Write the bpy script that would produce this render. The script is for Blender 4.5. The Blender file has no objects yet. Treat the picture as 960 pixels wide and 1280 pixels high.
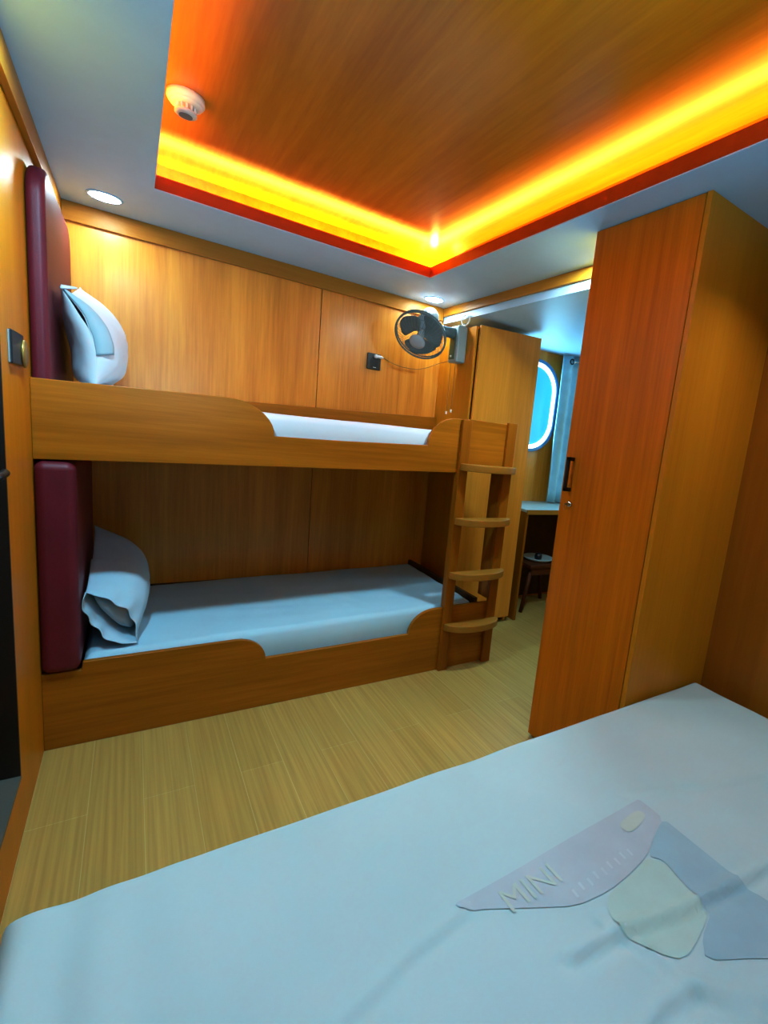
import bpy, bmesh, math, random
from mathutils import Vector, Matrix, noise
random.seed(4)
S = bpy.context.scene
COL = S.collection
PI = math.pi

# ------------------------------------------------------------------ materials
def new_mat(name):
    m = bpy.data.materials.new(name); m.use_nodes = True
    nt = m.node_tree; nt.nodes.clear()
    out = nt.nodes.new('ShaderNodeOutputMaterial')
    b = nt.nodes.new('ShaderNodeBsdfPrincipled')
    nt.links.new(b.outputs[0], out.inputs[0])
    return m, nt, b

def plain(name, col, rough=.5, metal=0, var=.06, scale=8, bump=0, bscale=40, coat=0, spec=.5, emit=None, estr=0):
    m, nt, b = new_mat(name)
    N, L = nt.nodes.new, nt.links.new
    tc = N('ShaderNodeTexCoord')
    nz = N('ShaderNodeTexNoise'); nz.inputs['Scale'].default_value = scale; nz.inputs['Detail'].default_value = 4
    L(tc.outputs['Object'], nz.inputs['Vector'])
    r = N('ShaderNodeValToRGB')
    r.color_ramp.elements[0].position = .3; r.color_ramp.elements[1].position = .7
    r.color_ramp.elements[0].color = [c*(1-var) for c in col] + [1]
    r.color_ramp.elements[1].color = [min(1, c*(1+var)) for c in col] + [1]
    L(nz.outputs['Fac'], r.inputs[0]); L(r.outputs[0], b.inputs['Base Color'])
    b.inputs['Roughness'].default_value = rough; b.inputs['Metallic'].default_value = metal
    b.inputs['Specular IOR Level'].default_value = spec
    b.inputs['Coat Weight'].default_value = coat; b.inputs['Coat Roughness'].default_value = .15
    if bump:
        n2 = N('ShaderNodeTexNoise'); n2.inputs['Scale'].default_value = bscale; n2.inputs['Detail'].default_value = 3
        L(tc.outputs['Object'], n2.inputs['Vector'])
        bp = N('ShaderNodeBump'); bp.inputs['Strength'].default_value = bump; bp.inputs['Distance'].default_value = .01
        L(n2.outputs['Fac'], bp.inputs['Height']); L(bp.outputs[0], b.inputs['Normal'])
    if emit:
        b.inputs['Emission Color'].default_value = list(emit) + [1]; b.inputs['Emission Strength'].default_value = estr
    return m

def wood(name, dark, light, axis='z', rough=.36, fine=1.0, coat=.0, contrast=1.0, spec=.2):
    m, nt, b = new_mat(name)
    N, L = nt.nodes.new, nt.links.new
    tc = N('ShaderNodeTexCoord'); oi = N('ShaderNodeObjectInfo')
    add = N('ShaderNodeVectorMath'); add.operation = 'ADD'
    sc = N('ShaderNodeVectorMath'); sc.operation = 'SCALE'; sc.inputs['Scale'].default_value = 7.3
    cmb = N('ShaderNodeCombineXYZ')
    for i in range(3): L(oi.outputs['Random'], cmb.inputs[i])
    L(cmb.outputs[0], sc.inputs[0]); L(tc.outputs['Object'], add.inputs[0]); L(sc.outputs[0], add.inputs[1])
    def noise_at(a, c, det, dist=0):
        mp = N('ShaderNodeMapping')
        mp.inputs['Scale'].default_value = [(c if ax == axis else a) for ax in 'xyz']
        L(add.outputs[0], mp.inputs[0])
        n = N('ShaderNodeTexNoise'); n.inputs['Scale'].default_value = 1; n.inputs['Detail'].default_value = det
        n.inputs['Distortion'].default_value = dist
        L(mp.outputs[0], n.inputs['Vector']); return n
    n1 = noise_at(9*fine, .55, 3, .6)      # broad figure
    n2 = noise_at(70*fine, 2.2, 5, .2)     # streaks
    n3 = noise_at(240*fine, 9, 2)          # pores
    n4 = noise_at(2.2, .8, 1)
    def mul(a, f):
        x = N('ShaderNodeMath'); x.operation = 'MULTIPLY'; L(a, x.inputs[0]); x.inputs[1].default_value = f; return x.outputs[0]
    def addm(a, c):
        x = N('ShaderNodeMath'); x.operation = 'ADD'; L(a, x.inputs[0]); L(c, x.inputs[1]); return x.outputs[0]
    tot = addm(addm(mul(n1.outputs['Fac'], .42), mul(n2.outputs['Fac'], .28)), addm(mul(n3.outputs['Fac'], .12), mul(n4.outputs['Fac'], .18)))
    r = N('ShaderNodeValToRGB')
    w = .16/contrast
    r.color_ramp.elements[0].position = .5-w; r.color_ramp.elements[1].position = .5+w
    r.color_ramp.elements[0].color = list(dark)+[1]; r.color_ramp.elements[1].color = list(light)+[1]
    L(tot, r.inputs[0]); L(r.outputs[0], b.inputs['Base Color'])
    b.inputs['Roughness'].default_value = rough; b.inputs['Specular IOR Level'].default_value = spec
    b.inputs['Coat Weight'].default_value = coat; b.inputs['Coat Roughness'].default_value = .2
    bp = N('ShaderNodeBump'); bp.inputs['Strength'].default_value = .06; bp.inputs['Distance'].default_value = .004
    L(n2.outputs['Fac'], bp.inputs['Height']); L(bp.outputs[0], b.inputs['Normal'])
    return m

def floor_mat():
    m, nt, b = new_mat('vinyl_plank_floor')
    N, L = nt.nodes.new, nt.links.new
    tc = N('ShaderNodeTexCoord')
    sw = N('ShaderNodeMapping'); sw.inputs['Rotation'].default_value = (0, 0, PI/2)
    L(tc.outputs['Object'], sw.inputs[0])
    br = N('ShaderNodeTexBrick'); br.inputs['Scale'].default_value = 1
    br.inputs['Brick Width'].default_value = .92; br.inputs['Row Height'].default_value = .155
    br.inputs['Mortar Size'].default_value = .0013; br.inputs['Mortar Smooth'].default_value = .3; br.inputs['Bias'].default_value = 0
    br.inputs['Color1'].default_value = (.52, .345, .088, 1); br.inputs['Color2'].default_value = (.56, .38, .105, 1)
    br.inputs['Mortar'].default_value = (.60, .48, .19, 1)
    L(sw.outputs[0], br.inputs['Vector'])
    mp = N('ShaderNodeMapping'); mp.inputs['Scale'].default_value = (90, 1.6, 1); L(tc.outputs['Object'], mp.inputs[0])
    n = N('ShaderNodeTexNoise'); n.inputs['Scale'].default_value = 1; n.inputs['Detail'].default_value = 5
    L(mp.outputs[0], n.inputs['Vector'])
    mx = N('ShaderNodeMixRGB'); mx.blend_type = 'MULTIPLY'; mx.inputs[0].default_value = .6
    rp = N('ShaderNodeValToRGB'); rp.color_ramp.elements[0].position = .3; rp.color_ramp.elements[1].position = .65
    rp.color_ramp.elements[0].color = (.66, .60, .50, 1); rp.color_ramp.elements[1].color = (1, 1, 1, 1)
    L(n.outputs['Fac'], rp.inputs[0]); L(br.outputs['Color'], mx.inputs[1]); L(rp.outputs[0], mx.inputs[2])
    L(mx.outputs[0], b.inputs['Base Color'])
    b.inputs['Roughness'].default_value = .42; b.inputs['Specular IOR Level'].default_value = .35
    return m

def emis(name, col, s):
    m, nt, b = new_mat(name)
    b.inputs['Base Color'].default_value = list(col)+[1]
    b.inputs['Emission Color'].default_value = list(col)+[1]; b.inputs['Emission Strength'].default_value = s
    return m

W = dict(
    wall=wood('teak_wall_panel', (.56, .19, .013), (.84, .36, .042), 'z', rough=.34, coat=.12, spec=.4, contrast=1.3),
    rail=wood('teak_rail', (.31, .098, .004), (.52, .180, .010), 'x', rough=.34, contrast=1.2),
    railv=wood('teak_upright', (.27, .075, .003), (.42, .135, .007), 'z'),
    step=wood('teak_step', (.34, .135, .014), (.46, .205, .028), 'x'),
    door=wood('cherry_door', (.44, .110, .002), (.66, .195, .003), 'z', rough=.4, contrast=1.25),
    side=wood('teak_side_panel', (.50, .170, .006), (.65, .255, .011), 'z', rough=.4, contrast=.8),
    cab=wood('oak_cabinet', (.62, .23, .016), (.84, .345, .036), 'z', rough=.32, spec=.4),
    rwall=wood('cherry_wall', (.30, .085, .004), (.40, .13, .008), 'z', rough=.4),
    trimx=wood('teak_trim_long', (.36, .13, .012), (.50, .21, .022), 'x', rough=.4),
    trimy=wood('teak_trim_cross', (.38, .145, .012), (.54, .23, .022), 'y', rough=.4),
    ceil=wood('varnished_ceiling', (.40, .105, .004), (.70, .24, .010), 'y', rough=.27, fine=.55, coat=.3, contrast=.8),
    fascia=wood('red_fascia', (.28, .035, .004), (.36, .055, .006), 'x', rough=.4),
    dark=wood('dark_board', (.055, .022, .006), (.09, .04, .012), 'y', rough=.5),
    redb=wood('red_brown_stool', (.08, .02, .006), (.13, .035, .01), 'x', rough=.5),
)
M = dict(
    white=plain('white_paint', (.42, .61, .78), .5, var=.02),
    floor=floor_mat(),
    maroon=plain('maroon_leatherette', (.14, .006, .018), .5, var=.1, bump=.08, bscale=220, spec=.5),
    sheet=plain('white_sheet', (.43, .525, .50), .85, var=.03, scale=3, bump=.06, bscale=30, spec=.15),
    sheet2=plain('blue_white_mattress_sheet', (.45, .66, .74), .85, var=.04, scale=4, bump=.12, bscale=14, spec=.15),
    sheet3=plain('white_mattress_sheet', (.60, .66, .70), .85, var=.03, scale=4, bump=.12, bscale=14, spec=.15),
    pillow=plain('white_pillowcase', (.60, .67, .72), .85, var=.03, scale=5, bump=.15, bscale=16, spec=.15),
    pillow2=plain('bluish_pillowcase', (.46, .63, .71), .85, var=.03, scale=5, bump=.15, bscale=16, spec=.15),
    filling=plain('pillow_filling', (.34, .45, .50), .9, var=.05, bump=.15, bscale=12, spec=.1),
    black=plain('black_plastic', (.008, .010, .013), .35),
    blackm=plain('black_metal', (.012, .010, .010), .4, metal=.3),
    grey=plain('grey_plastic', (.30, .36, .36), .45),
    fan=plain('fan_grey', (.12, .18, .19), .4),
    fanhub=plain('fan_hub_grey', (.34, .38, .40), .4),
    fanlt=plain('fan_housing_pale', (.36, .44, .49), .4),
    green=plain('fan_green_panel', (.03, .10, .055), .4),
    chrome=plain('chrome', (.6, .6, .6), .2, metal=1),
    brass=plain('brass', (.42, .28, .08), .35, metal=.6),
    ivory=plain('ivory_plastic', (.75, .72, .66), .4),
    cord=plain('brown_cord', (.20, .11, .03), .6),
    wire=plain('pale_wire', (.62, .62, .60), .5),
    detector=plain('detector_white', (.72, .62, .50), .45),
    detgrey=plain('detector_grey', (.22, .20, .19), .5),
    curtain=plain('pale_blue_curtain', (.40, .68, .78), .85, var=.08, scale=12, spec=.1),
    porthole=plain('blue_porthole_frame', (.05, .22, .42), .35),
    blind=plain('blue_glazing', (.04, .28, .45), .4, emit=(.02, .36, .66), estr=.75),
    desk=plain('pale_laminate', (.42, .50, .48), .45),
    door=plain('dark_door', (.022, .012, .006), .5),
    sill=plain('grey_sill', (.10, .10, .075), .5),
    print_m=plain('faded_mauve_print', (.415, .455, .455), .85, var=.05, scale=9, spec=.15),
    print_b=plain('faded_blue_print', (.325, .44, .455), .85, var=.06, scale=9, spec=.15),
    print_y=plain('faded_yellow_print', (.42, .515, .445), .85, var=.05, scale=9, spec=.15),
    print_t=plain('faded_gold_lettering', (.46, .50, .42), .85, spec=.15),
    print_w=plain('faded_white_lettering', (.46, .52, .51), .85, spec=.15),
    lamp=emis('downlight_lens', (.70, .90, 1.0), 120),
    ring=emis('porthole_daylight', (.86, .93, 1.0), 3.2),
    led=emis('led_strip', (1.0, .42, .03), 10),
)

# ------------------------------------------------------------------ mesh helpers
def box(bm, x0, x1, y0, y1, z0, z1):
    vs = [bm.verts.new((x, y, z)) for z in (z0, z1) for y in (y0, y1) for x in (x0, x1)]
    for f in ((0, 2, 3, 1), (4, 5, 7, 6), (0, 1, 5, 4), (2, 6, 7, 3), (0, 4, 6, 2), (1, 3, 7, 5)):
        bm.faces.new([vs[i] for i in f])

def prism(bm, pts, axis, a, b):
    """polygon pts (2D) extruded along axis from a to b. axis x: pts=(y,z); y: (x,z); z: (x,y)"""
    def P(p, t):
        return {'x': (t, p[0], p[1]), 'y': (p[0], t, p[1]), 'z': (p[0], p[1], t)}[axis]
    A = [bm.verts.new(P(p, a)) for p in pts]; B = [bm.verts.new(P(p, b)) for p in pts]
    n = len(pts)
    bm.faces.new(A); bm.faces.new(B[::-1])
    for i in range(n): bm.faces.new((A[i], B[i], B[(i+1) % n], A[(i+1) % n]))

def tube(bm, pts, r, seg=8, closed=False):
    pts = [Vector(p) for p in pts]; n = len(pts); rings = []
    up = Vector((.13, .27, .95))
    for i, p in enumerate(pts):
        if closed: t = pts[(i+1) % n]-pts[i-1]
        else: t = pts[min(i+1, n-1)]-pts[max(i-1, 0)]
        t.normalize()
        a = t.cross(up)
        if a.length < .05: a = t.cross(Vector((1, 0, 0)))
        a.normalize(); b = t.cross(a)
        rr = r[i] if isinstance(r, (list, tuple)) else r
        rings.append([bm.verts.new(p+a*rr*math.cos(2*PI*k/seg)+b*rr*math.sin(2*PI*k/seg)) for k in range(seg)])
    m = n if closed else n-1
    for i in range(m):
        A, B = rings[i], rings[(i+1) % n]
        for k in range(seg): bm.faces.new((A[k], A[(k+1) % seg], B[(k+1) % seg], B[k]))
    if not closed:
        bm.faces.new(rings[0][::-1]); bm.faces.new(rings[-1])

def lathe(bm, prof, o, axis, seg=28):
    """prof: list of (radius, height along axis); o origin"""
    o = Vector(o); ax = Vector(axis).normalized()
    a = ax.cross(Vector((0, 0, 1)))
    if a.length < .05: a = Vector((1, 0, 0))
    a.normalize(); b = ax.cross(a)
    rings = []
    for r, h in prof:
        if r < 1e-6: rings.append([bm.verts.new(o+ax*h)])
        else: rings.append([bm.verts.new(o+ax*h+(a*math.cos(2*PI*k/seg)+b*math.sin(2*PI*k/seg))*r) for k in range(seg)])
    for A, B in zip(rings, rings[1:]):
        for k in range(seg):
            q = [A[k % len(A)], A[(k+1) % len(A)], B[(k+1) % len(B)], B[k % len(B)]]
            u = []
            for v in q:
                if v not in u: u.append(v)
            if len(u) > 2: bm.faces.new(u)

def obj(name, bm, mat, parent=None, bevel=0, seg=2, smooth=False, loc=None, sub=0, solid=0, label=None):
    """one mesh object; vertices are given in world space, origin goes to the parent's place (or to loc)"""
    bmesh.ops.recalc_face_normals(bm, faces=bm.faces[:])
    wl = Vector((0, 0, 0))
    p = parent
    while p is not None: wl += p.location; p = p.parent
    off = wl.copy()
    if loc is not None: off = Vector(loc)
    bmesh.ops.translate(bm, verts=bm.verts[:], vec=-off)
    me = bpy.data.meshes.new(name); bm.to_mesh(me); bm.free()
    o = bpy.data.objects.new(name, me); COL.objects.link(o)
    me.materials.append(mat)
    if parent is not None: o.parent = parent
    if loc is not None: o.location = off-wl
    if smooth:
        for f in me.polygons: f.use_smooth = True
    if solid:
        s = o.modifiers.new('thickness', 'SOLIDIFY'); s.thickness = solid; s.offset = 0
    if bevel:
        b = o.modifiers.new('edge', 'BEVEL'); b.width = bevel; b.segments = seg; b.limit_method = 'ANGLE'; b.angle_limit = .6
        for f in me.polygons: f.use_smooth = True
        w = o.modifiers.new('wn', 'WEIGHTED_NORMAL'); w.keep_sharp = False
    if sub:
        s = o.modifiers.new('sub', 'SUBSURF'); s.levels = sub; s.render_levels = sub
    if label: o['label'] = label
    return o

def B(*boxes):
    bm = bmesh.new()
    for b in boxes: box(bm, *b)
    return bm

def tag(o, label, cat, group=None):
    o['label'] = label; o['category'] = cat
    if group: o['group'] = group
    return o

def thing(name, label, cat, loc, group=None):
    o = bpy.data.objects.new(name, None); COL.objects.link(o); o.location = loc
    o.empty_display_size = .1
    return tag(o, label, cat, group)

def struct(name, bm, mat, **k):
    o = obj(name, bm, mat, **k); o['kind'] = 'structure'; return o

# ------------------------------------------------------------------ room
H, H2, XR, L2 = 2.245, 2.145, 2.36, 2.1
YF = -3.95
struct('floor', B((-.12, 3.75, YF, .0, -.06, 0)), M['floor'])
# back wall: veneered panels with a joint at x = 1.235
struct('wall_back', B((0, 1.2325, -.0, .05, 0, 2.4), (1.2375, 2.098, 0, .05, 0, 2.4), (2.102, 2.66, 0, .05, 0, 2.4), (2.664, 3.75, 0, .05, 0, 2.4),
                      (0, 3.75, .012, .06, 0, 2.4)), W['wall'])
# left wall with a door opening above a raised sill
struct('wall_left', B((-.1, 0, -1.395, .05, 0, 2.4), (-.1, 0, YF, -2.16, 0, 2.4), (-.1, 0, -2.16, -1.395, 0, .2), (-.1, 0, -2.16, -1.395, 1.97, 2.4)), W['side'])
struct('wall_right', B((XR, XR+.06, YF, -1.745, 0, 2.4)), W['rwall'])
struct('wall_front', B((-.1, XR+.06, YF-.05, YF, 0, 2.4)), W['wall'])
struct('wall_alcove_side', B((3.75, 3.8, -1.745, .05, 0, 2.4)), W['wall'])
struct('wall_alcove_front', B((XR+.06, 3.8, -1.745, -1.69, 0, 2.4)), W['wall'])
# ceiling: white border round a recess
ox0, ox1, oy0, oy1 = .364, 1.684, -2.85, -.532
ce = struct('ceiling', B((0, 2.1, oy1, 0, H, H+.022), (0, ox0, oy0, oy1, H, H+.022), (ox1, 2.1, oy0, oy1, H, H+.022), (0, XR, YF, oy0, H, H+.022),
                    (2.1, XR, oy0, -1.69, H, H+.022)), M['white'])
# alcove's own lower ceiling and the drop between the two
struct('ceiling.001', B((2.1, 3.75, -1.69, 0, H2, H2+.03), (2.1, 2.13, -1.69, 0, H2+.03, H+.02)), M['white'])
fz = H+.058
fa = obj('recess_fascia', B((ox0-.014, ox1+.014, oy1, oy1+.014, H+.0225, fz), (ox0-.014, ox0, oy0, oy1, H+.0225, fz), (ox1, ox1+.014, oy0, oy1, H+.0225, fz), (ox0-.014, ox1+.014, oy0-.014, oy0, H+.0225, fz),
        (ox0-.0008, ox1+.0008, oy1-.0008, oy1, H+.004, fz), (ox1-.0008, ox1, oy0, oy1, H+.004, fz), (ox0, ox0+.0008, oy0, oy1, H+.004, fz)), W['fascia'], ce)
zc, sb = 2.382, .105
rx0, rx1, ry0, ry1 = ox0-sb, ox1+sb, oy0-sb, oy1+sb
obj('recess_panel', B((rx0, rx1, ry0, ry1, zc, zc+.02)), W['ceil'], ce)
obj('recess_wall', B((rx0-.02, rx1+.02, ry1, ry1+.02, H+.022, zc), (rx0-.02, rx0, ry0, ry1, H+.022, zc), (rx1, rx1+.02, ry0, ry1, H+.022, zc), (rx0-.02, rx1+.02, ry0-.02, ry0, H+.022, zc)), W['ceil'], ce)
# trims under the ceiling
struct('trim_1', B((.02, 2.085, -.02, 0, 2.161, H)), W['trimx'], bevel=.002)
struct('trim_2', B((0, .02, YF, 0, 2.158, H)), W['trimy'], bevel=.002)
struct('trim_3', B((2.085, 2.1, -1.687, 0, 2.190, H)), W['trimy'], bevel=.002)
struct('trim_4', B((XR-.02, XR, YF, -2.2, 2.165, H)), W['trimy'], bevel=.002)
# door in the left wall
d = struct('door_1', B((-.085, -.045, -2.150, -1.405, .222, 1.955)), M['door'])
obj('door_frame', B((-.0995, .003, -1.4045, -1.3955, .2125, 1.968), (-.0995, .003, -2.1595, -2.1505, .2125, 1.968), (-.0995, .003, -2.1505, -1.4045, 1.956, 1.9695)), M['door'], d)
bm = bmesh.new()
lathe(bm, [(.001, 0), (.024, 0), (.024, .012), (.011, .014), (.011, .070), (.0, .072)], (-.045, -1.65, 1.15), (1, 0, 0), 16)
tube(bm, [(.022, -1.655, 1.15), (.024, -1.60, 1.151), (.022, -1.535, 1.15), (.018, -1.52, 1.15)], .0095, 10)
obj('door_handle', bm, M['blackm'], d, smooth=True)
bm = B((-.045, -.039, -1.409, -1.402, .55, .62)); obj('hinge', bm, M['brass'], d)
struct('door_sill', B((-.0995, .004, -2.158, -1.397, .2005, .212)), M['sill'], bevel=.002).name = 'trim_5'

# ------------------------------------------------------------------ downlights
for x, y, lab, seen in ((.188, -.234, 'round white downlight glowing above the top bunk pillow, left ceiling border', 1),
                        (1.92, -.165, 'round white downlight glowing in the ceiling corner above the wall fan', 1)):
    t = thing('downlight', lab, 'ceiling light', (x, y, H), 'recessed downlights')
    bm = bmesh.new(); lathe(bm, [(.056, -.0005), (.058, -.005), (.066, -.004), (.068, -.0003), (.056, -.0003)], (x, y, H), (0, 0, 1), 40)
    obj('rim', bm, M['white'], t, smooth=True)
    bm = bmesh.new(); lathe(bm, [(.0, -.0034), (.055, -.0034), (.055, -.0006), (0, -.0006)], (x, y, H), (0, 0, 1), 40)
    obj('lens', bm, M['lamp'], t)

def lamp(kind, name, loc, energy, col, target=None, **k):
    l = bpy.data.lights.new(name, kind); l.energy = energy; l.color = col
    for a, v in k.items(): setattr(l, a, v)
    o = bpy.data.objects.new(name, l); COL.objects.link(o); o.location = loc
    if target is not None: o.rotation_euler = (Vector(target)-Vector(loc)).to_track_quat('-Z', 'Y').to_euler()
    return o
COOL = (.56, .85, 1.0)
for x, y, e, c in ((.22, -1.55, 17, (.40, .78, 1.0)), (1.95, -1.50, 15, (.46, .80, 1.0)), (.19, -3.05, 1.2, COOL), (1.98, -2.65, 5.5, (.75, .92, 1.0)), (1.0, -3.35, 1.6, COOL)):
    lamp('AREA', 'downlight_lamp', (x, y, H-.004), e*(.62 if y < -2 else 1), c, (x, y, 0), shape='DISK', size=.11, spread=(2.1 if y < -2 else PI))
# warm LED strip hidden on the recess ledge
WARM = (1.0, .47, .06)
zl = H+.030
def led(x0, y0, x1, y1, e, tgt):
    o = lamp('AREA', 'led_strip_lamp', ((x0+x1)/2, (y0+y1)/2, zl), e, WARM, shape='RECTANGLE', size=math.hypot(x1-x0, y1-y0), size_y=.02)
    d = Vector(tgt).normalized(); ux = Vector((x1-x0, y1-y0, 0)).normalized(); uz = -d; uy = uz.cross(ux)
    o.rotation_euler = Matrix((ux, uy, uz)).transposed().to_euler()
for sd_, e1, e2 in (('b', 10, 4.5), ('r', 10, 1.6), ('l', 6.5, 1.5), ('f', 6, 2)):
    o1, o2 = sb-.022, .022
    for off, e, k in ((o1, e1, -1.3), (o2, e2, .6)):
        if sd_ == 'b': led(rx0+.05, oy1+off, rx1-.05, oy1+off, e, (0, k, 1))
        if sd_ == 'r': led(ox1+off, ry0+.05, ox1+off, ry1-.05, e, (k, 0, 1))
        if sd_ == 'l': led(ox0-off, ry0+.05, ox0-off, ry1-.05, e, (-k, 0, 1))
        if sd_ == 'f': led(rx0+.05, oy0-off, rx1-.05, oy0-off, e, (0, -k, 1))
lamp('POINT', 'led_strip_end_lamp', (ox1+.03, oy1+.04, zl+.015), 4.0, (1, .62, .15), shadow_soft_size=.015)

# ------------------------------------------------------------------ bunk bed
bunk = thing('bunk_bed', 'built-in varnished wooden bunk bed with scooped side rails against the back wall', 'bunk bed', (1.05, -.47, 0))
Y0 = -.938
def qshoulder(xt, zt, xb, zb, n=9):
    """quarter-ellipse shoulder from the level top (xt,zt) down to the notch bottom (xb,zb)"""
    return [(xt+(xb-xt)*math.sin(k/n*PI/2), zb+(zt-zb)*math.cos(k/n*PI/2)) for k in range(n+1)]
# lower rail
prof = [(0, 0), (0, .314), (.118, .314), (.122, .347)] + qshoulder(.665, .351, .790, .243) + [(1.1, .246)] + qshoulder(1.70, .384, 1.535, .252)[::-1] + [(1.785, .386), (1.785, 0)]
bm = bmesh.new(); prism(bm, prof, 'y', Y0, Y0+.022); obj('lower_side_rail', bm, W['rail'], bunk, bevel=.003)
# upper rail
prof = [(-.0, 1.127), (-.0, 1.405)] + qshoulder(.60, 1.421, .790, 1.280) + [(1.1, 1.287)] + qshoulder(1.715, 1.463, 1.550, 1.306)[::-1] + [(1.785, 1.464), (1.785, 1.172)]
bm = bmesh.new(); prism(bm, prof, 'y', Y0, Y0+.022); obj('upper_side_rail', bm, W['rail'], bunk, bevel=.003)
obj('upper_end_rail', B((1.786, 2.098, Y0, Y0+.022, 1.19, 1.468)), W['rail'], bunk, bevel=.003)
obj('lower_end_rail', B((1.786, 2.098, Y0+.004, Y0+.026, 0, .388)), W['rail'], bunk, bevel=.003)
# platforms, back ledge, end board
bm = bmesh.new(); prism(bm, [(.0, 1.150), (.0, 1.175), (2.098, 1.215), (2.098, 1.190)], 'y', Y0+.023, -.001); obj('upper_platform', bm, W['rail'], bunk)
obj('lower_platform', B((.0, 2.098, Y0+.028, -.001, .10, .14)), W['rail'], bunk)
bm = bmesh.new(); prism(bm, [(0, 1.178), (0, 1.395), (2.098, 1.487), (2.098, 1.218)], 'y', -.03, -.001); obj('upper_back_board', bm, W['rail'], bunk, bevel=.003)
obj('lower_shade_board', B((0, 1.985, -.028, -.001, .141, .352)), W['dark'], bunk, bevel=.003)  # dark strip puts the shadow gap behind the lower mattress into colour
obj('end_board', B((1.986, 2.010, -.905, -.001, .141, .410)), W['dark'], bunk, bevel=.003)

obj('corner_post', B((2.054, 2.098, Y0, Y0+.10, .411, 1.186)), W['railv'], bunk, bevel=.003)
obj('corner_post', B((1.742, 1.786, Y0, Y0+.024, .388, 1.170)), W['railv'], bunk, bevel=.003)

# mattresses
def mattress(name, lab, mat, x0, x1, y0, y1, z0, ztl, ztr, seed):
    bm = bmesh.new(); nx, ny = 90, 44
    def P(i, j):
        x = x0+(x1-x0)*i/nx; y = y0+(y1-y0)*j/ny
        d = min(i/nx*(x1-x0), (1-i/nx)*(x1-x0), j/ny*(y1-y0), (1-j/ny)*(y1-y0))
        zt = ztl+(ztr-ztl)*i/nx
        e = .028
        if d < e: zt -= e-math.sqrt(max(0, e*e-(e-d)**2))
        nz = noise.noise(Vector((x*3+seed, y*5, 1)))*.005 + noise.noise(Vector((x*2.2+seed, y*16+x*3, 4)))*.0035 + abs(noise.noise(Vector((x*9, y*4+seed, 2))))*.003
        return (x, y, zt+nz)
    g = [[bm.verts.new(P(i, j)) for j in range(ny+1)] for i in range(nx+1)]
    for i in range(nx):
        for j in range(ny): bm.faces.new((g[i][j], g[i+1][j], g[i+1][j+1], g[i][j+1]))
    rim = [g[i][0] for i in range(nx+1)]+[g[nx][j] for j in range(1, ny+1)]+[g[i][ny] for i in range(nx-1, -1, -1)]+[g[0][j] for j in range(ny-1, 0, -1)]
    prev = rim
    for zf in (.66, .33, 0):
        low = []
        for v, r in zip(prev, rim):
            x, y, zt = r.co
            zb = z0+(.04*(x-x0)/(x1-x0) if z0 > 1 else 0)
            f = noise.noise(Vector((x*14+seed, y*14, zf*2)))*.003
            low.append(bm.verts.new((x+f*.3, y+abs(f)*.6, zb+(zt-zb)*zf)))
        n = len(rim)
        for k in range(n): bm.faces.new((prev[k], prev[(k+1) % n], low[(k+1) % n], low[k]))
        prev = low
    bm.faces.new(prev)
    return tag(obj(name, bm, mat, smooth=True, loc=((x0+x1)/2, (y0+y1)/2, z0)), lab, 'mattress')
mattress('mattress', 'single mattress in pale sheet on the lower bunk, half in shadow', M['sheet2'], .122, 1.978, -.905, -.034, .141, .352, .392, 3)
mattress('mattress', 'single mattress in white sheet on the upper bunk, seen through the rail notch', M['sheet3'], .075, 2.06, -.908, -.036, 1.180, 1.365, 1.392, 9)

# padded headboards
def pad(name, lab, y0, y1, z0, z1, th, rad, bev):
    r = rad; pts = []
    for cy, cz, a0 in ((y1-r, z1-r, 0), (y0+r, z1-r, PI/2)):
        pts += [(cy+r*math.cos(a0+k/8*PI/2), cz+r*math.sin(a0+k/8*PI/2)) for k in range(9)]
    pts += [(y0, z0), (y1, z0)]
    bm = bmesh.new(); prism(bm, pts, 'x', .001, th)
    return tag(obj(name, bm, M['maroon'], bevel=bev, seg=6, loc=(.0, (y0+y1)/2, z0)), lab, 'headboard')
pad('padded_headboard', 'maroon padded headboard on the left wall above the upper bunk', -.912, -.05, 1.372, 2.105, .052, .11, .02)
pad('padded_headboard', 'dark maroon padded headboard at the left end of the lower bunk', -.957, -.05, .318, 1.122, .116, .03, .03)

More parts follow.
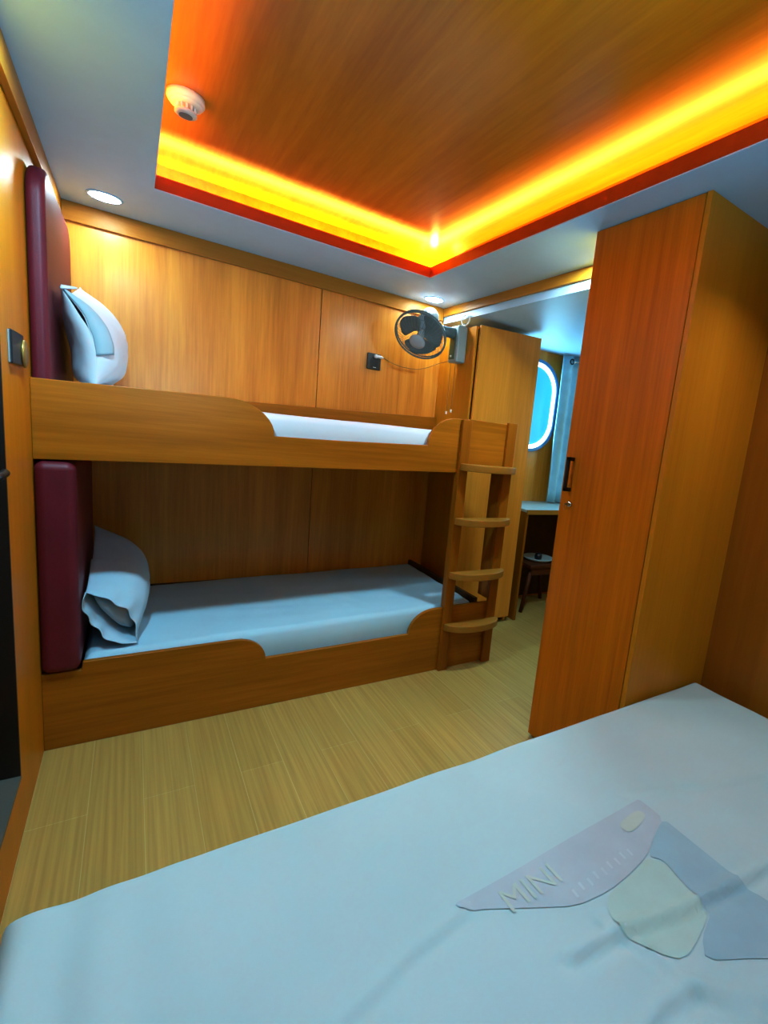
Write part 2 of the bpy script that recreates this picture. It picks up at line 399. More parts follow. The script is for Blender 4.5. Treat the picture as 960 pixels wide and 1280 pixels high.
# pillows -------------------------------------------------------------------
def pillow(lab, loc, near, far, y0, y1, tf, tb, seed, is_open):
    """near/far = ((bottom x,z),(top x,z)) of the profile chord at either end; tf/tb = front/back bulge"""
    t = thing('pillow', lab, 'pillow', loc)
    def frame(v):
        q = v*v*(3-2*v)
        bo = Vector((near[0][0]*(1-q)+far[0][0]*q, 0, near[0][1]*(1-q)+far[0][1]*q))
        to = Vector((near[1][0]*(1-q)+far[1][0]*q, 0, near[1][1]*(1-q)+far[1][1]*q))
        ch = (to-bo)/2; return (bo+to)/2, ch, Vector((ch.z, 0, -ch.x)).normalized()
    def surf(s, side, v, shrink=1., inset=0., lift=0.):
        mid, ch, n = frame(v)
        e = max(0., 1-abs(2*v-1)**(3.4 if is_open else 2.6))**.5
        if is_open and v < .5: ef, eb = .12+.88*min(1, math.sin(min(1, v/.42)*PI/2)), 1.75-.75*min(1, v/.3)
        else: ef = eb = e
        k = ((1-abs(s)**2.2)**.8 if (s > 0 or is_open) else (1-abs(s)**7)**.6) if abs(s) < 1 else 0
        w = 1-.05*math.sin(PI*v)*(0 if is_open and v < .5 else 1)
        th = (tf*ef if side > 0 else tb*eb)*shrink
        p = mid+ch*s*w*(1-inset)+n*(side*th*k+side*lift)
        p += n*(-.045*(s*s-.35))
        f = noise.noise(Vector((p.x*7+seed, v*5, p.z*7)))*.008+noise.noise(Vector((p.x*22+seed, v*13, p.z*22)))*.003
        p += n*f*side*min(1, k*2)
        cr = abs(s)**6*abs(2*v-1)**6
        p += ch*(.07*cr*(1 if s > 0 else -1))
        p.y = y0+(y1-y0)*v + .018*(s*s-.5)*(1-2*v)*0
        return p
    def loft(name, mat, v0, v1, nv, shrink, inset, cap0, hem, solid=0):
        bm = bmesh.new(); rows = []; ns = 40
        ss = [math.sin(PI/2*(-1+2*k/ns)) for k in range(ns+1)]
        for j in range(nv+1):
            v = v0+(v1-v0)*(j/nv if is_open else (1-math.cos(PI*j/nv))/2); r = []
            for s, side in [(s, 1) for s in ss]+[(s, -1) for s in ss[-2:0:-1]]:
                p = surf(s, side, v, shrink, inset)
                if not hem and name == 'pillow_filling':
                    g = max(0, 1-abs(2*j/nv-1)**4)**.5
                    mid, ch, n = frame(v); c = mid+n*(side*0)
                    d = p-Vector((c.x, p.y, c.z)); p = Vector((c.x, p.y, c.z))+d*(.35+.65*g)
                if hem and v < .16:
                    h = 1-v/.16
                    p.y += h*(.010*math.sin(s*4+side*1.3+seed)+(.03*(s+1)*.5 if side > 0 else -.01))
                    mid, ch, n = frame(v)
                    p += n*(h*.006*math.sin(s*11+seed)*(1-s*s))
                r.append(bm.verts.new(p))
            rows.append(r)
        m = len(rows[0])
        for A, C in zip(rows, rows[1:]):
            for k in range(m): bm.faces.new((A[k], A[(k+1) % m], C[(k+1) % m], C[k]))
        if cap0: bm.faces.new(rows[0][::-1])
        bm.faces.new(rows[-1])
        return obj(name, bm, mat, t, smooth=True, solid=solid)
    if is_open:
        loft('pillow_filling', M['filling'], .05, .93, 44, .86, .10, True, False)
        loft('pillowcase', M['pillow2'], 0, 1, 60, 1, 0, False, True, .0025)
    else:
        loft('pillowcase', M['pillow'], .0, 1, 64, 1, 0, False, False)
        bm = bmesh.new(); g = []
        for i in range(26):
            s = .99-1.36*i/25
            wd = .085*(1-.25*(i/25))
            row = [bm.verts.new(surf(s, 1, a*wd/5, 1, 0, .004+.003*math.sin(a/5*PI))+Vector((0, -.004, 0))) for a in range(6)]
            g.append(row)
        for a, c in zip(g, g[1:]):
            for k in range(5): bm.faces.new((a[k], a[k+1], c[k+1], c[k]))
        obj('hem_flap', bm, M['filling'], t, smooth=True, solid=.004)  # shadow on the flap's inner side is put in by the darker filling colour
        bm = bmesh.new(); p0 = surf(.99, 1, .0); g = []
        for i in range(7):
            q = i/6; c = p0+Vector((.045*q, .02*q, .004+.006*q))
            wv = .016*(1-q)**.7+.001
            g.append([bm.verts.new(c+Vector((0, -wv, -wv*.6))), bm.verts.new(c+Vector((0, wv, wv*.3)))])
        for a, c in zip(g, g[1:]): bm.faces.new((a[0], a[1], c[1], c[0]))
        obj('corner_ear', bm, M['pillow'], t, smooth=True, solid=.006)
    return t
pillow('white pillow in an open-ended case propped on the lower bunk mattress', (.26, -.55, .39), ((.315, .395), (.155, .600)), ((.335, .405), (.160, .740)), -.855, -.20, .085, .060, 2, True)
pillow('plump white pillow propped upright on the upper bunk against the headboard', (.2, -.55, 1.40), ((.190, 1.412), (.106, 1.735)), ((.205, 1.412), (.120, 1.845)), -.80, -.14, .092, .095, 6, False)

# ------------------------------------------------------------------ ladder
lad = thing('bunk_ladder', 'wooden ladder with four half-moon steps fixed to the right end of the bunk bed', 'ladder', (1.93, -.93, 0))
bm = B((1.742, 1.801, Y0-.0225, Y0-.0006, 0, 1.463)); obj('post', bm, W['railv'], lad, bevel=.003)
bm = B((2.054, 2.115, Y0-.0225, Y0-.0006, 0, 1.478)); obj('post', bm, W['railv'], lad, bevel=.003)
for z in (.295, .607, .921, 1.226):
    n = 24; pts = []
    for k in range(n+1):
        a = PI+PI*k/n
        pts.append((1.938+.190*math.cos(a), Y0-.0228+.098*math.sin(a)))
    bm = bmesh.new(); prism(bm, pts, 'z', z-.038, z); obj('step', bm, W['step'], lad, bevel=.003)

# ------------------------------------------------------------------ cabinet at the bunk's end
cab = thing('tall_cabinet', 'tall narrow wooden cabinet standing behind the ladder at the end of the bunk', 'cabinet', (2.38, -.22, 0))
obj('side_panel', B((2.1005, 2.118, -.438, -.0005, 0, 2.085)), W['side'], cab, bevel=.002)
obj('side_panel', B((2.632, 2.65, -.425, -.0005, 0, 2.10)), W['cab'], cab, bevel=.002)
obj('top_panel', B((2.119, 2.631, -.425, -.0005, 2.07, 2.088)), W['cab'], cab)
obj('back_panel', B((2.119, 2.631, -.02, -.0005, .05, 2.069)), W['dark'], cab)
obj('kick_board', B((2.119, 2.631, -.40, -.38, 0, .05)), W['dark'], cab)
bm = bmesh.new(); prism(bm, [(2.128, .045), (2.652, .045), (2.640, 2.112), (2.122, 2.092)], 'y', -.462, -.442); obj('cabinet_door', bm, W['cab'], cab, bevel=.002)

# ------------------------------------------------------------------ alcove: desk, stool, porthole, curtain
dk = thing('desk', 'pale-topped built-in desk under the porthole, right of the tall cabinet', 'desk', (3.2, -.25, 0))
obj('desk_top', B((2.708, 3.74, -.462, -.001, .862, .884)), M['desk'], dk, bevel=.003)
obj('edge_strip', B((2.708, 3.74, -.470, -.4625, .848, .884)), W['step'], dk, bevel=.001)
obj('side_panel', B((2.712, 2.734, -.458, -.002, 0, .8615)), W['railv'], dk, bevel=.002)
obj('side_panel', B((3.70, 3.722, -.458, -.002, 0, .8615)), W['side'], dk, bevel=.002)
obj('back_panel', B((2.735, 3.699, -.02, -.002, .02, .861)), W['dark'], dk)
st = thing('stool', 'red-brown wooden stool with splayed legs tucked in the dark under the desk', 'stool', (3.1, -.2, 0))
obj('seat', B((2.915, 3.30, -.36, -.06, .375, .405)), W['redb'], st, bevel=.006)
for sx in (0, 1):
    for sy in (0, 1):
        x = 2.955+.30*sx; y = -.325+.23*sy; dx = (-.06, .06)[sx]
        bm = bmesh.new(); tube(bm, [(x, y, .375), (x+dx, y, .0)], .017, 8); obj('leg', bm, W['redb'], st, smooth=True)
obj('apron', B((2.94, 3.275, -.345, -.33, .315, .374)), W['redb'], st)
# pale tray on the stool
bm = bmesh.new(); lathe(bm, [(0, .0), (.105, .0), (.135, .022), (.128, .026), (.10, .008), (0, .008)], (3.13, -.2, .4055), (0, 0, 1), 32)
tag(obj('tray', bm, M['sheet'], smooth=True, loc=(3.13, -.2, .4055)), 'pale round tray lying on the stool under the desk', 'tray')
bm = bmesh.new()
lathe(bm, [(0, 0), (.03, 0), (.034, .02), (.026, .05), (.0, .055)], (3.12, -.21, .414), (0, 0, 1), 20)
tag(obj('small_cup', bm, M['black'], smooth=True, loc=(3.12, -.21, .414)), 'small dark cup upside down in the pale tray under the desk', 'cup')

def rrect(cx, cz, hw, hh, r, n=14):
    pts = []
    for sx, sz, a0 in ((1, 1, 0), (-1, 1, PI/2), (-1, -1, PI), (1, -1, 1.5*PI)):
        for k in range(n+1):
            a = a0+PI/2*k/n
            pts.append((cx+sx*(hw-r)+r*math.cos(a), cz+sz*(hh-r)+r*math.sin(a)))
    return pts
def band(outer, inner, y0, y1):
    bm = bmesh.new(); n = len(outer)
    R = [[bm.verts.new((p[0], y, p[1])) for p in P] for P in (outer, inner) for y in (y0, y1)]
    o0, o1, i0, i1 = R
    for k in range(n):
        j = (k+1) % n
        for a, c in ((o0, o1), (o1, i1), (i1, i0), (i0, o0)): bm.faces.new((a[k], a[j], c[j], c[k]))
    return bm
WX, WZ = 2.985, 1.690
w1 = struct('window_1', band(rrect(WX, WZ, .288, .378, .255), rrect(WX, WZ, .262, .352, .232), -.035, -.001), M['porthole'], bevel=.004)
obj('bright_rim', band(rrect(WX, WZ, .262, .352, .232), rrect(WX, WZ, .232, .322, .205), -.020, -.003), M['ring'], w1)
bm = bmesh.new(); prism(bm, rrect(WX, WZ, .232, .322, .205), 'y', -.012, -.004); obj('blue_pane', bm, M['blind'], w1)

# curtain on its rod
cu = bmesh.new(); g = []
for i in range(61):
    x = 3.195+.50*i/60
    row = []
    for j in range(13):
        z = .893+(2.135-.893)*j/12
        amp = .022+.006*(1-j/12)
        row.append(cu.verts.new((x+(.025*(1-j/12) if i < 12 else .01*(1-j/12))*(1-i/60), -.105+amp*math.sin(i/60*PI*9-.6)+.006*noise.noise(Vector((x*8, z*3, 1))), z)))
    g.append(row)
for a, b in zip(g, g[1:]):
    for k in range(12): cu.faces.new((a[k], a[k+1], b[k+1], b[k]))
ct = thing('curtain', 'pale blue eyelet curtain hanging beside the porthole down to the desk', 'curtain', (3.45, -.105, .893))
obj('curtain_fabric', cu, M['curtain'], ct, smooth=True, solid=.003)
for k in range(4):
    x = 3.285+.11*k
    bm = bmesh.new(); th = [2*PI*a/20 for a in range(20)]
    tube(bm, [(x+.012*math.cos(a)*.3, -.130+.002*math.sin(a), 2.088+.021*math.sin(a)) if 0 else (x+.020*math.cos(a), -.131, 2.088+.020*math.sin(a)) for a in th], .005, 6, True)
    obj('eyelet', bm, M['black'], ct, smooth=True)
bm = bmesh.new(); tube(bm, [(3.30, -.153, 2.086), (3.74, -.153, 2.086)], .008, 10)
lathe(bm, [(0, -.012), (.013, -.010), (.015, 0), (.012, .012), (.0, .014)], (3.295, -.153, 2.086), (1, 0, 0), 14)
tag(obj('curtain_rod', bm, M['chrome'], smooth=True, loc=(3.5, -.153, 2.086)), 'thin metal curtain rod holding the pale blue curtain', 'curtain rod')

# ------------------------------------------------------------------ wardrobe
XW, YA, YB = 1.819, -1.687, -2.181
wr = thing('wardrobe', 'tall orange-brown floor-to-ceiling wardrobe standing at the head of the white bed', 'wardrobe', (2.1, -1.94, 0))
obj('side_panel', B((XW+.001, XR-.001, YB, YB+.02, 0, H-.001)), W['side'], wr, bevel=.0015, label='yellower wooden side facing the bed')
obj('side_panel', B((XW+.023, XR-.001, YA-.02, YA, 0, H-.001)), W['side'], wr, bevel=.0015)
obj('back_panel', B((XR-.02, XR-.001, YB+.021, YA-.021, .06, H-.03)), W['dark'], wr)
obj('top_panel', B((XW+.023, XR-.021, YB+.021, YA-.021, H-.028, H-.002)), W['side'], wr)
obj('bottom_panel', B((XW+.023, XR-.021, YB+.021, YA-.021, .0, .06)), W['dark'], wr)
dr = obj('wardrobe_door', B((XW, XW+.020, YB+.0225, YA, .018, H-.003)), W['door'], wr, bevel=.0015, label='reddish-orange door with a black bar handle')
hd = bmesh.new()
hx, hy = XW-.030, -1.735
box(hd, hx-.005, hx+.005, hy-.008, hy+.008, 1.190, 1.336)
box(hd, hx-.005, XW-.0002, hy-.008, hy+.008, 1.190, 1.206)
box(hd, hx-.005, XW-.0002, hy-.008, hy+.008, 1.320, 1.336)
obj('handle', hd, M['blackm'], dr, bevel=.002)
bm = bmesh.new(); lathe(bm, [(.0, 0), (.013, 0), (.013, .007), (.010, .010), (.0, .010)], (XW-.0002, -1.750, 1.136), (-1, 0, 0), 20)
lk = obj('lock', bm, M['chrome'], dr, smooth=True)
bm = B((XW-.036, XW-.0105, -1.7515, -1.7485, 1.131, 1.141)); tube(bm, [(XW-.034, -1.7445+.007*math.cos(a)-.006, 1.124+.011*math.sin(a)) for a in [2*PI*k/14 for k in range(14)]], .0012, 5, True)
obj('key', bm, M['brass'], dr)

# ------------------------------------------------------------------ foreground bed
bed = thing('double_bed', 'large foreground bed base and mattress beneath the white sheet', 'bed', (1.2, -2.95, 0))
BX0, BX1, BY0, BY1, BZ = .0925, 2.275, -3.72, -2.192, .444
obj('bed_base', B((BX0+.05, BX1-.04, BY0+.03, BY1-.05, 0, .22)), W['rail'], bed, bevel=.004)
obj('bed_mattress', B((BX0+.03, BX1-.030, BY0+.02, BY1-.028, .221, .420)), M['sheet2'], bed, bevel=.03, seg=4)

CREASE = [((.98, -2.735), (1.064, -2.743), (1.265, -2.787), (1.394, -2.807), (1.581, -2.83), (1.9, -2.86)),
          ((1.10, -2.745), (1.126, -2.842), (1.142, -2.90), (1.20, -2.99)),
          ((.94, -2.90), (1.05, -2.88), (1.149, -2.896), (1.21, -2.955), (1.3, -3.03)),
          ((1.47, -2.50), (1.70, -2.58), (2.05, -2.66)), ((.55, -2.62), (.70, -2.575), (.84, -2.552)), ((.5, -2.72), (.75, -2.80), (.97, -2.87))]
KB = (1.3672-.446)/(1.3672-.402)
def onbed(p): return (.2841+(p[0]-.2841)*KB, -3.2312+(p[1]+3.2312)*KB)
CREASE = [tuple(onbed(p) for p in c) for c in CREASE]
def seg_d(p, a, b):
    ax, ay = a; bx, by = b; vx, vy = bx-ax, by-ay
    t = max(0, min(1, ((p[0]-ax)*vx+(p[1]-ay)*vy)/(vx*vx+vy*vy)))
    dx, dy = p[0]-ax-vx*t, p[1]-ay-vy*t
    return math.hypot(dx, dy), (vx*dy-vy*dx)
def bed_z(x, y):
    z = BZ
    z += .006*noise.noise(Vector((x*2.0, y*2.2, 3)))+.0035*noise.noise(Vector((x*5+1, y*6+x*3, 7)))
    for i, c in enumerate(CREASE):
        best = min((seg_d((x, y), a, b) for a, b in zip(c, c[1:])), key=lambda q: q[0])
        dd, sg = best
        if dd < .07:
            w = .013
            s = 1 if sg > 0 else -1
            amp = (.0075, .006, .0065, .003, .0035, .003)[i]
            z += amp*math.exp(-(dd/w)**2) - amp*.8*math.exp(-((dd-.022)/.014)**2)*(s < 0)
    # drape folds near the left end
    if x < .42:
        k = max(0, 1-(x-BX0)/.33)
        z += .007*k*math.sin(x*58+2.2*noise.noise(Vector((x*3, y*2.5, 0))))*(.35+.65*min(1, max(0, (-2.19-y)/.16)))
    return z
bm = bmesh.new(); g = []
nx, ny = 250, 190; ex = .17
rr = .03
def drape(o):
    """o = sheet length past the edge -> (outward, down)"""
    if o <= 0: return 0, 0
    q = rr*PI/2
    if o < q: a = o/rr; return rr*math.sin(a), rr*(1-math.cos(a))
    return rr+(o-q)*.05, rr+(o-q)
ix0, iy1, iy0 = BX0+rr, BY1-rr, BY0+rr
ix1 = BX1-rr
u0, u1, v0, v1 = ix0-ex, ix1+ex, iy0-ex, iy1+ex
for i in range(nx+1):
    u = u0+(u1-u0)*i/nx; row = []
    for j in range(ny+1):
        v = v0+(v1-v0)*j/ny
        lx, ly, ry, rx = ix0-u, v-iy1, iy0-v, u-ix1
        ax, dx = drape(max(lx, rx)); ay, dy = drape(max(ly, ry))
        x = min(max(u, ix0), ix1)+(-ax if lx > 0 else ax)
        y = min(max(v, iy0), iy1)+(ay if ly > 0 else -ay)
        z = bed_z(x, y)-math.sqrt(dx*dx+dy*dy) if (dx > 0 and dy > 0) else bed_z(x, y)-dx-dy
        if dx > .03 or dy > .03:
            f = .012*math.sin((y if dx > dy else x)*34)*min(1, max(dx, dy)/.12)
            if dx > dy: x += (-abs(f) if lx > 0 else abs(f)*.3)
            else: y += (abs(f)*.15 if ly > 0 else -abs(f))
        row.append(bm.verts.new((x, y, z)))
    g.append(row)
for a, b in zip(g, g[1:]):
    for k in range(ny): bm.faces.new((a[k], b[k], b[k+1], a[k+1]))
bs = tag(obj('bedsheet', bm, M['sheet'], smooth=True, loc=(1.2, -2.95, BZ)), 'white rumpled bedsheet spread over the large foreground bed, faint print showing', 'bedsheet')

def on_sheet(name, polys, mat, lift, label=None):
    bm = bmesh.new()
    for P in polys:
        bm.faces.new([bm.verts.new((*onbed(q), 0)) for q in P])
    bmesh.ops.triangulate(bm, faces=bm.faces[:])
    xs = [v.co.x for v in bm.verts]; ys = [v.co.y for v in bm.verts]
    for ax, lo, hi in ((0, min(xs), max(xs)), (1, min(ys), max(ys))):
        k = math.ceil(lo/.012)*.012
        while k < hi:
            co = (k, 0, 0) if ax == 0 else (0, k, 0); no = (1, 0, 0) if ax == 0 else (0, 1, 0)
            bmesh.ops.bisect_plane(bm, geom=bm.verts[:]+bm.edges[:]+bm.faces[:], plane_co=co, plane_no=no, dist=1e-6); k += .012
    for v in bm.verts: v.co.z = bed_z(v.co.x, v.co.y)+lift
    for f in bm.faces:
        f.normal_update()
        if f.normal.z < 0: f.normal_flip()
    o = obj(name, bm, mat, bs, smooth=True)
    if label: o['label'] = label
    return o
def smooth_poly(P, it=2):
    for _ in range(it):
        Q = []
        for a, b in zip(P, P[1:]+P[:1]):
            Q += [(a[0]*.8+b[0]*.2, a[1]*.8+b[1]*.2), (a[0]*.2+b[0]*.8, a[1]*.2+b[1]*.8)]
        P = Q
    return P
on_sheet('printed_panel', [smooth_poly([(.832, -2.534), (.86, -2.535), (1.44, -2.520), (1.471, -2.519), (1.470, -2.55), (1.467, -2.604), (1.40, -2.625), (1.317, -2.660), (1.24, -2.673), (1.151, -2.680), (1.06, -2.668), (.966, -2.618), (.838, -2.552)], 1)],
         M['print_m'], .0016, 'faded mauve printed band showing through the sheet')
on_sheet('printed_panel', [smooth_poly([(1.40, -2.625), (1.467, -2.604), (1.465, -2.66), (1.46, -2.90), (1.52, -2.97), (1.40, -2.99), (1.30, -2.93), (1.206, -2.882), (1.245, -2.850), (1.316, -2.83), (1.322, -2.80), (1.331, -2.744), (1.345, -2.686), (1.32, -2.662)], 1)],
         M['print_b'], .0016, 'faded blue printed shape showing through the sheet')
on_sheet('printed_panel', [smooth_poly([(1.151, -2.683), (1.24, -2.676), (1.316, -2.664), (1.340, -2.690), (1.327, -2.744), (1.318, -2.80), (1.31, -2.827), (1.245, -2.846), (1.17, -2.86), (1.12, -2.82), (1.095, -2.75), (1.12, -2.70)], 1)],
         M['print_y'], .0016, 'faded yellow-green printed patch showing through the sheet')
# lettering on the print
def text_polys(s, x, y, h, rot, sx=1.0):
    cu = bpy.data.curves.new('t', 'FONT'); cu.body = s; cu.size = h; cu.resolution_u = 3
    o = bpy.data.objects.new('t', cu); COL.objects.link(o)
    dg = bpy.context.evaluated_depsgraph_get(); me = bpy.data.meshes.new_from_object(o.evaluated_get(dg))
    c, n = math.cos(rot), math.sin(rot); out = []
    for p in me.polygons:
        out.append([(x+c*v.x*sx-n*v.y, y+n*v.x*sx+c*v.y) for v in (me.vertices[i].co for i in p.vertices)])
    bpy.data.objects.remove(o); bpy.data.curves.remove(cu); bpy.data.meshes.remove(me)
    return out
on_sheet('printed_lettering', text_polys('MINI', .925, -2.612, .078, .03, 1.0), M['print_t'], .0028, 'faded gold lettering reading MINI')
dash = []
for k in range(9):
    x = 1.075+.026*k; y = -2.656+.0018*k+(.004 if k % 2 else 0)
    dash.append([(x, y), (x+.007, y), (x+.009, y+.020), (x+.002, y+.020)])
on_sheet('printed_lettering', dash, M['print_w'], .0028, 'illegible row of small faded white letters')
on_sheet('printed_lettering', [smooth_poly([(1.33, -2.555), (1.43, -2.545), (1.435, -2.575), (1.34, -2.595)], 2)], M['print_t'], .0028, 'faded gold smudge on the print')

# ------------------------------------------------------------------ wall fan
fan = thing('wall_fan', 'grey oscillating wall fan mounted on the cabinet side above the upper bunk', 'fan', (2.1, -.29, 1.95))
bm = bmesh.new(); prism(bm, [(-.345, 1.852), (-.235, 1.852), (-.235, 2.086), (-.345, 2.086)], 'x', 2.026, 2.0995)
obj('mounting_box', bm, M['grey'], fan, bevel=.012, seg=4)
obj('control_panel', B((2.021, 2.0262, -.318, -.250, 1.872, 2.06)), M['green'], fan, bevel=.002, label='dark green front of the mounting box')
bm = bmesh.new(); lathe(bm, [(0, 0), (.007, 0), (.006, .006), (0, .007)], (2.0209, -.285, 1.89), (-1, 0, 0), 12); obj('switch_knob', bm, M['ivory'], fan, smooth=True)
n = Vector((-.522, -.491, -.697)).normalized(); c0 = Vector((1.773, -.300, 1.967))
bm = bmesh.new(); tube(bm, [(2.03, -.287, 2.035), (1.97, -.27, 2.04), (1.92, -.25, 2.05), (1.885, -.235, 2.06)], [.036, .034, .028, .024], 14); obj('arm', bm, M['fan'], fan, smooth=True)
bm = bmesh.new(); lathe(bm, [(0, -.265), (.032, -.262), (.054, -.245), (.064, -.21), (.064, -.14), (.056, -.105), (.03, -.09), (.02, -.066), (0, -.066)], c0, n, 28)
obj('motor_housing', bm, M['fanlt'], fan, smooth=True)
# cage: front ring, rear ring, wires
a = n.cross(Vector((0, 0, 1))).normalized(); b = n.cross(a)
def circ(r, h, k): return [c0+n*h+(a*math.cos(2*PI*i/k)+b*math.sin(2*PI*i/k))*r for i in range(k)]
R = .163
bm = bmesh.new(); tube(bm, circ(R, .0, 48), .0062, 8, True); tube(bm, circ(R-.001, -.02, 48), .004, 6, True)
obj('cage_ring', bm, M['fan'], fan, smooth=True)
bm = bmesh.new()
for k in range(40):
    t = 2*PI*k/40; e = a*math.cos(t)+b*math.sin(t)
    tube(bm, [c0+n*.064+e*.048, c0+n*.058+e*.09, c0+n*.036+e*.14, c0+e*R], .0011, 4)
    tube(bm, [c0-n*.085+e*.055, c0-n*.085+e*.10, c0-n*.062+e*.148, c0-n*.02+e*R], .0012, 4)
for r, h in ((.048, .064), (.10, .055), (.14, .036)): tube(bm, circ(r, h, 40), .0008, 4, True)
for r, h in ((.10, -.085), (.055, -.085)): tube(bm, circ(r, h, 40), .0012, 4, True)
obj('wire_guard', bm, M['fan'], fan)
bm = bmesh.new(); lathe(bm, [(0, .074), (.034, .073), (.048, .068), (.051, .064), (.0, .060)], c0, n, 24); obj('badge_cap', bm, M['fanhub'], fan, smooth=True)
bm = bmesh.new(); lathe(bm, [(0, .012), (.018, .010), (.024, 0), (.024, -.04), (.0, -.064)], c0, n, 20); obj('hub', bm, M['fanhub'], fan, smooth=True)
BLADE0 = 1.15
for k in range(3):
    t0 = 2*PI*k/3+BLADE0; bm = bmesh.new(); g = []
    for i in range(13):
        r = .020+.128*i/12
        wd = .40+.52*math.sin(min(1, i/8)*PI/2)
        if i > 9: wd *= math.sqrt(max(.02, 1-((i-9)/3.2)**2))
        row = []
        for j in range(9):
            q = (j/8-.5); t = t0+q*wd*2.15+.25*(i/12)
            row.append(bm.verts.new(c0+(a*math.cos(t)+b*math.sin(t))*r+n*(-.018-q*.036)))
        g.append(row)
    for A, Cc in zip(g, g[1:]):
        for j in range(8): bm.faces.new((A[j], A[j+1], Cc[j+1], Cc[j]))
    obj('blade', bm, M['fan'], fan, smooth=True, solid=.002)
for x, y, z in ((2.045, -.252, 1.532), (2.052, -.300, 1.545)):
    bm = bmesh.new(); tube(bm, [(x, y, 1.853), (x, y, z)], .0016, 6)
    pc = obj('pull_cord', bm, M['cord'], fan)
    bm = bmesh.new(); lathe(bm, [(0, -.010), (.006, -.009), (.0075, -.002), (.0035, .0005), (.0075, .003), (.006, .010), (0, .012)], (x, y, z-.012), (0, 0, 1), 14)
    obj('bead', bm, M['ivory'], pc, smooth=True)
# pale cable coil above the mounting box
bm = bmesh.new(); pts = []
for k in range(64):
    t = k/63*2*PI*2.3
    pts.append((2.082+.004*math.sin(t*.7), -.335+.045*math.cos(t)+.022*k/63, 2.129+.034*math.sin(t)))
tube(bm, pts, .0026, 6)
tube(bm, [(2.05, -.32, 2.086), (2.065, -.325, 2.10), (2.08, -.33, 2.105)], .003, 6)
tag(obj('cable_coil', bm, M['wire'], smooth=True, loc=(2.08, -.32, 2.1)), 'loose coil of pale cable sitting on top of the fan mounting box', 'cable')

# socket, plug cord
sk = thing('wall_socket', 'black square wall socket on the back wall left of the fan', 'socket', (1.597, 0, 1.796))
obj('plate', B((1.550, 1.645, -.012, -.0003, 1.745, 1.848)), M['black'], sk, bevel=.004)
obj('insert', B((1.572, 1.625, -.0155, -.0122, 1.757, 1.815)), M['blackm'], sk, bevel=.002)
bm = B((1.590, 1.612, -.0165, -.0157, 1.757, 1.760)); obj('indicator', bm, M['ivory'], sk)
bm = bmesh.new()
lathe(bm, [(0, 0), (.012, .001), (.013, .018), (.009, .026), (0, .028)], (1.602, -.0125, 1.829), (0, -1, 0), 14)
lathe(bm, [(0, -.004), (.010, 0), (.010, .035), (.004, .05), (0, .05)], (1.602, -.031, 1.829), (1, 0, -.02), 12)
tag(obj('plug', bm, M['wire'], smooth=True, loc=(1.602, -.013, 1.829)), 'pale plug stuck in the top of the black wall socket', 'plug')
bm = bmesh.new()
tube(bm, [(1.653, -.032, 1.828), (1.68, -.02, 1.822), (1.74, -.009, 1.806), (1.80, -.006, 1.797), (1.87, -.006, 1.796), (1.93, -.01, 1.803), (1.98, -.04, 1.82), (2.02, -.12, 1.85), (2.045, -.20, 1.865), (2.055, -.236, 1.875)], .0018, 6)
tag(obj('power_cord', bm, M['cord'], smooth=True, loc=(1.602, -.013, 1.829)), 'thin brown fan cord drooping across the back wall from the socket', 'cord')

# switch on the left wall
sw = thing('wall_switch', 'black wall switch box on the left wall at the end of the upper rail', 'switch', (0, -1.18, 1.478))
obj('switch_body', B((.0005, .009, -1.275, -1.090, 1.432, 1.526)), M['black'], sw, bevel=.003, seg=3)
obj('edge_trim', B((.0005, .004, -1.281, -1.2755, 1.434, 1.524)), M['grey'], sw)
bm = bmesh.new(); lathe(bm, [(0, 0), (.042, 0), (.042, .004), (.036, .007), (0, .007)], (.0095, -1.100, 1.470), (1, 0, 0), 28); obj('brass_disc', bm, M['brass'], sw, smooth=True)

# smoke detector on the recess panel
sd = thing('smoke_detector', 'round white smoke detector on the wooden ceiling recess panel', 'smoke detector', (.435, -1.085, zc))
o = (.435, -1.085, zc-.0005)
bm = bmesh.new(); lathe(bm, [(0, 0), (.055, 0), (.056, .016), (.052, .024), (0, .024)], o, (0, 0, -1), 36); obj('base', bm, M['detector'], sd, smooth=True)
bm = bmesh.new(); lathe(bm, [(.048, .0245), (.047, .030), (.034, .034), (0, .034)], o, (0, 0, -1), 36); obj('collar', bm, M['detector'], sd, smooth=True)
bm = bmesh.new()
for k in range(12):
    t = 2*PI*k/12
    x, y = o[0]+.029*math.cos(t), o[1]+.029*math.sin(t); box(bm, x-.003, x+.003, y-.003, y+.003, zc-.048, zc-.034)
obj('vent_ribs', bm, M['detector'], sd)
bm = bmesh.new(); lathe(bm, [(.0, .048), (.033, .0485), (.033, .056), (.027, .060), (.0, .060)], o, (0, 0, -1), 32); obj('cap', bm, M['detector'], sd, smooth=True)
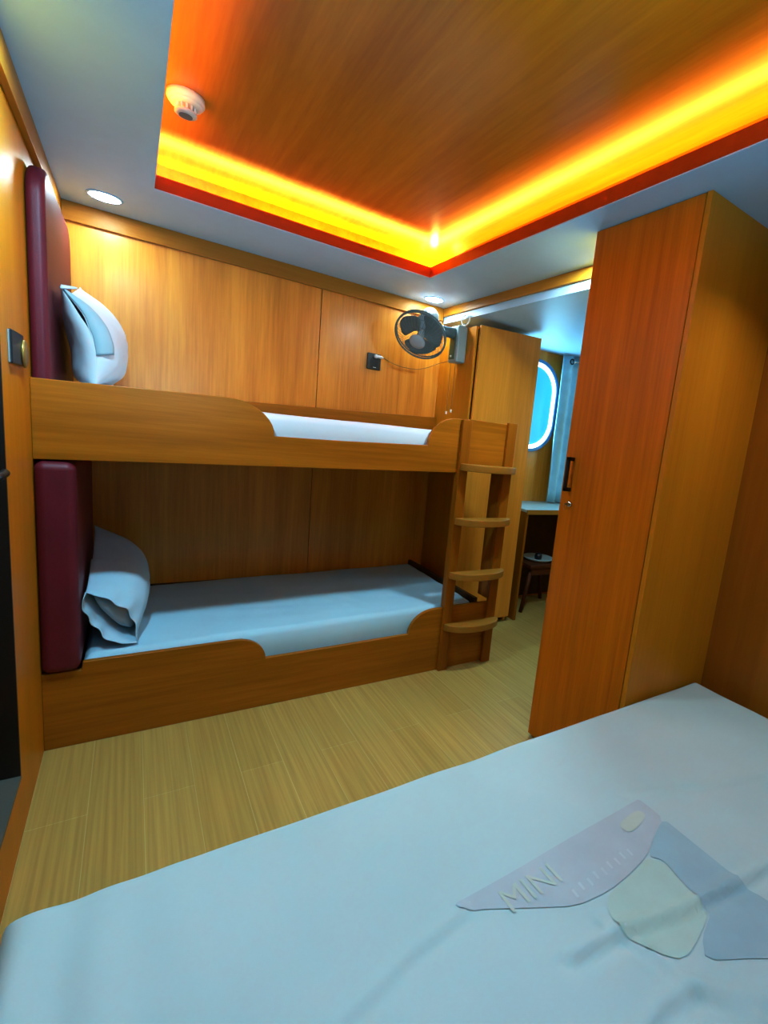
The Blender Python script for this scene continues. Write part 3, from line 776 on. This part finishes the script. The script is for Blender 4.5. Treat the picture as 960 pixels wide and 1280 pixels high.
bm = bmesh.new(); lathe(bm, [(0, .0605), (.020, .0605), (.020, .062), (0, .062)], o, (0, 0, -1), 24); obj('sensor_disc', bm, M['detgrey'], sd)

# ------------------------------------------------------------------ daylight through the porthole, added fill lamps
lamp('AREA', 'porthole_daylight_lamp', (WX, -.045, WZ), 7.0, (.22, .66, 1.0), (WX-.05, -1.2, WZ+.05), shape='RECTANGLE', size=.42, size_y=.58)
lamp('AREA', 'added_ceiling_fill', (.55, -3.70, 1.55), 25, (.24, .66, 1.0), (.50, -2.75, 2.6), shape='RECTANGLE', size=.7, size_y=.25, spread=2.0)  # unseen fill lamp, added to brighten the ceiling with cool light
lamp('AREA', 'alcove_fill_lamp', (3.70, -.95, 1.55), 6.0, (.30, .72, 1.0), (2.6, -.75, 1.6), shape='RECTANGLE', size=.42, size_y=.58)  # added blue fill for curtain and alcove, as if from another porthole
wd = bpy.data.worlds.new('world'); S.world = wd; wd.use_nodes = True
wd.node_tree.nodes['Background'].inputs[0].default_value = (.35, .5, .6, 1)
wd.node_tree.nodes['Background'].inputs[1].default_value = .12

# ------------------------------------------------------------------ camera
cam = bpy.data.cameras.new('camera'); co = bpy.data.objects.new('camera', cam); COL.objects.link(co)
f, cx0, cy0 = 611.73, 602.0, 651.7
cam.sensor_fit = 'VERTICAL'; cam.sensor_height = 36; cam.sensor_width = 27
cam.lens = f/1280*36
cam.shift_x = -(cx0-480)/1280; cam.shift_y = (cy0-640)/1280
cam.clip_start = .02
r = Vector((0.81456262, -0.56938269, 0.11086516)); u = Vector((0.00498057, 0.19797983, 0.98019344)); w = Vector((0.58005424, 0.79787677, -0.16410281))
mt = Matrix((r, u, -w)).transposed().to_4x4(); mt.translation = Vector((.2843, -3.2307, 1.3672))
co.matrix_world = mt
S.camera = co
S.view_settings.view_transform = 'Standard'
S.view_settings.look = 'None'
S.view_settings.exposure = .42
S.view_settings.use_curve_mapping = True
cv = S.view_settings.curve_mapping.curves[3]
for x, y in ((.15, .104), (.5, .50), (.8, .83)): cv.points.new(x, y)
S.view_settings.curve_mapping.update()
S.cycles.max_bounces = 8 if hasattr(S, 'cycles') else 8
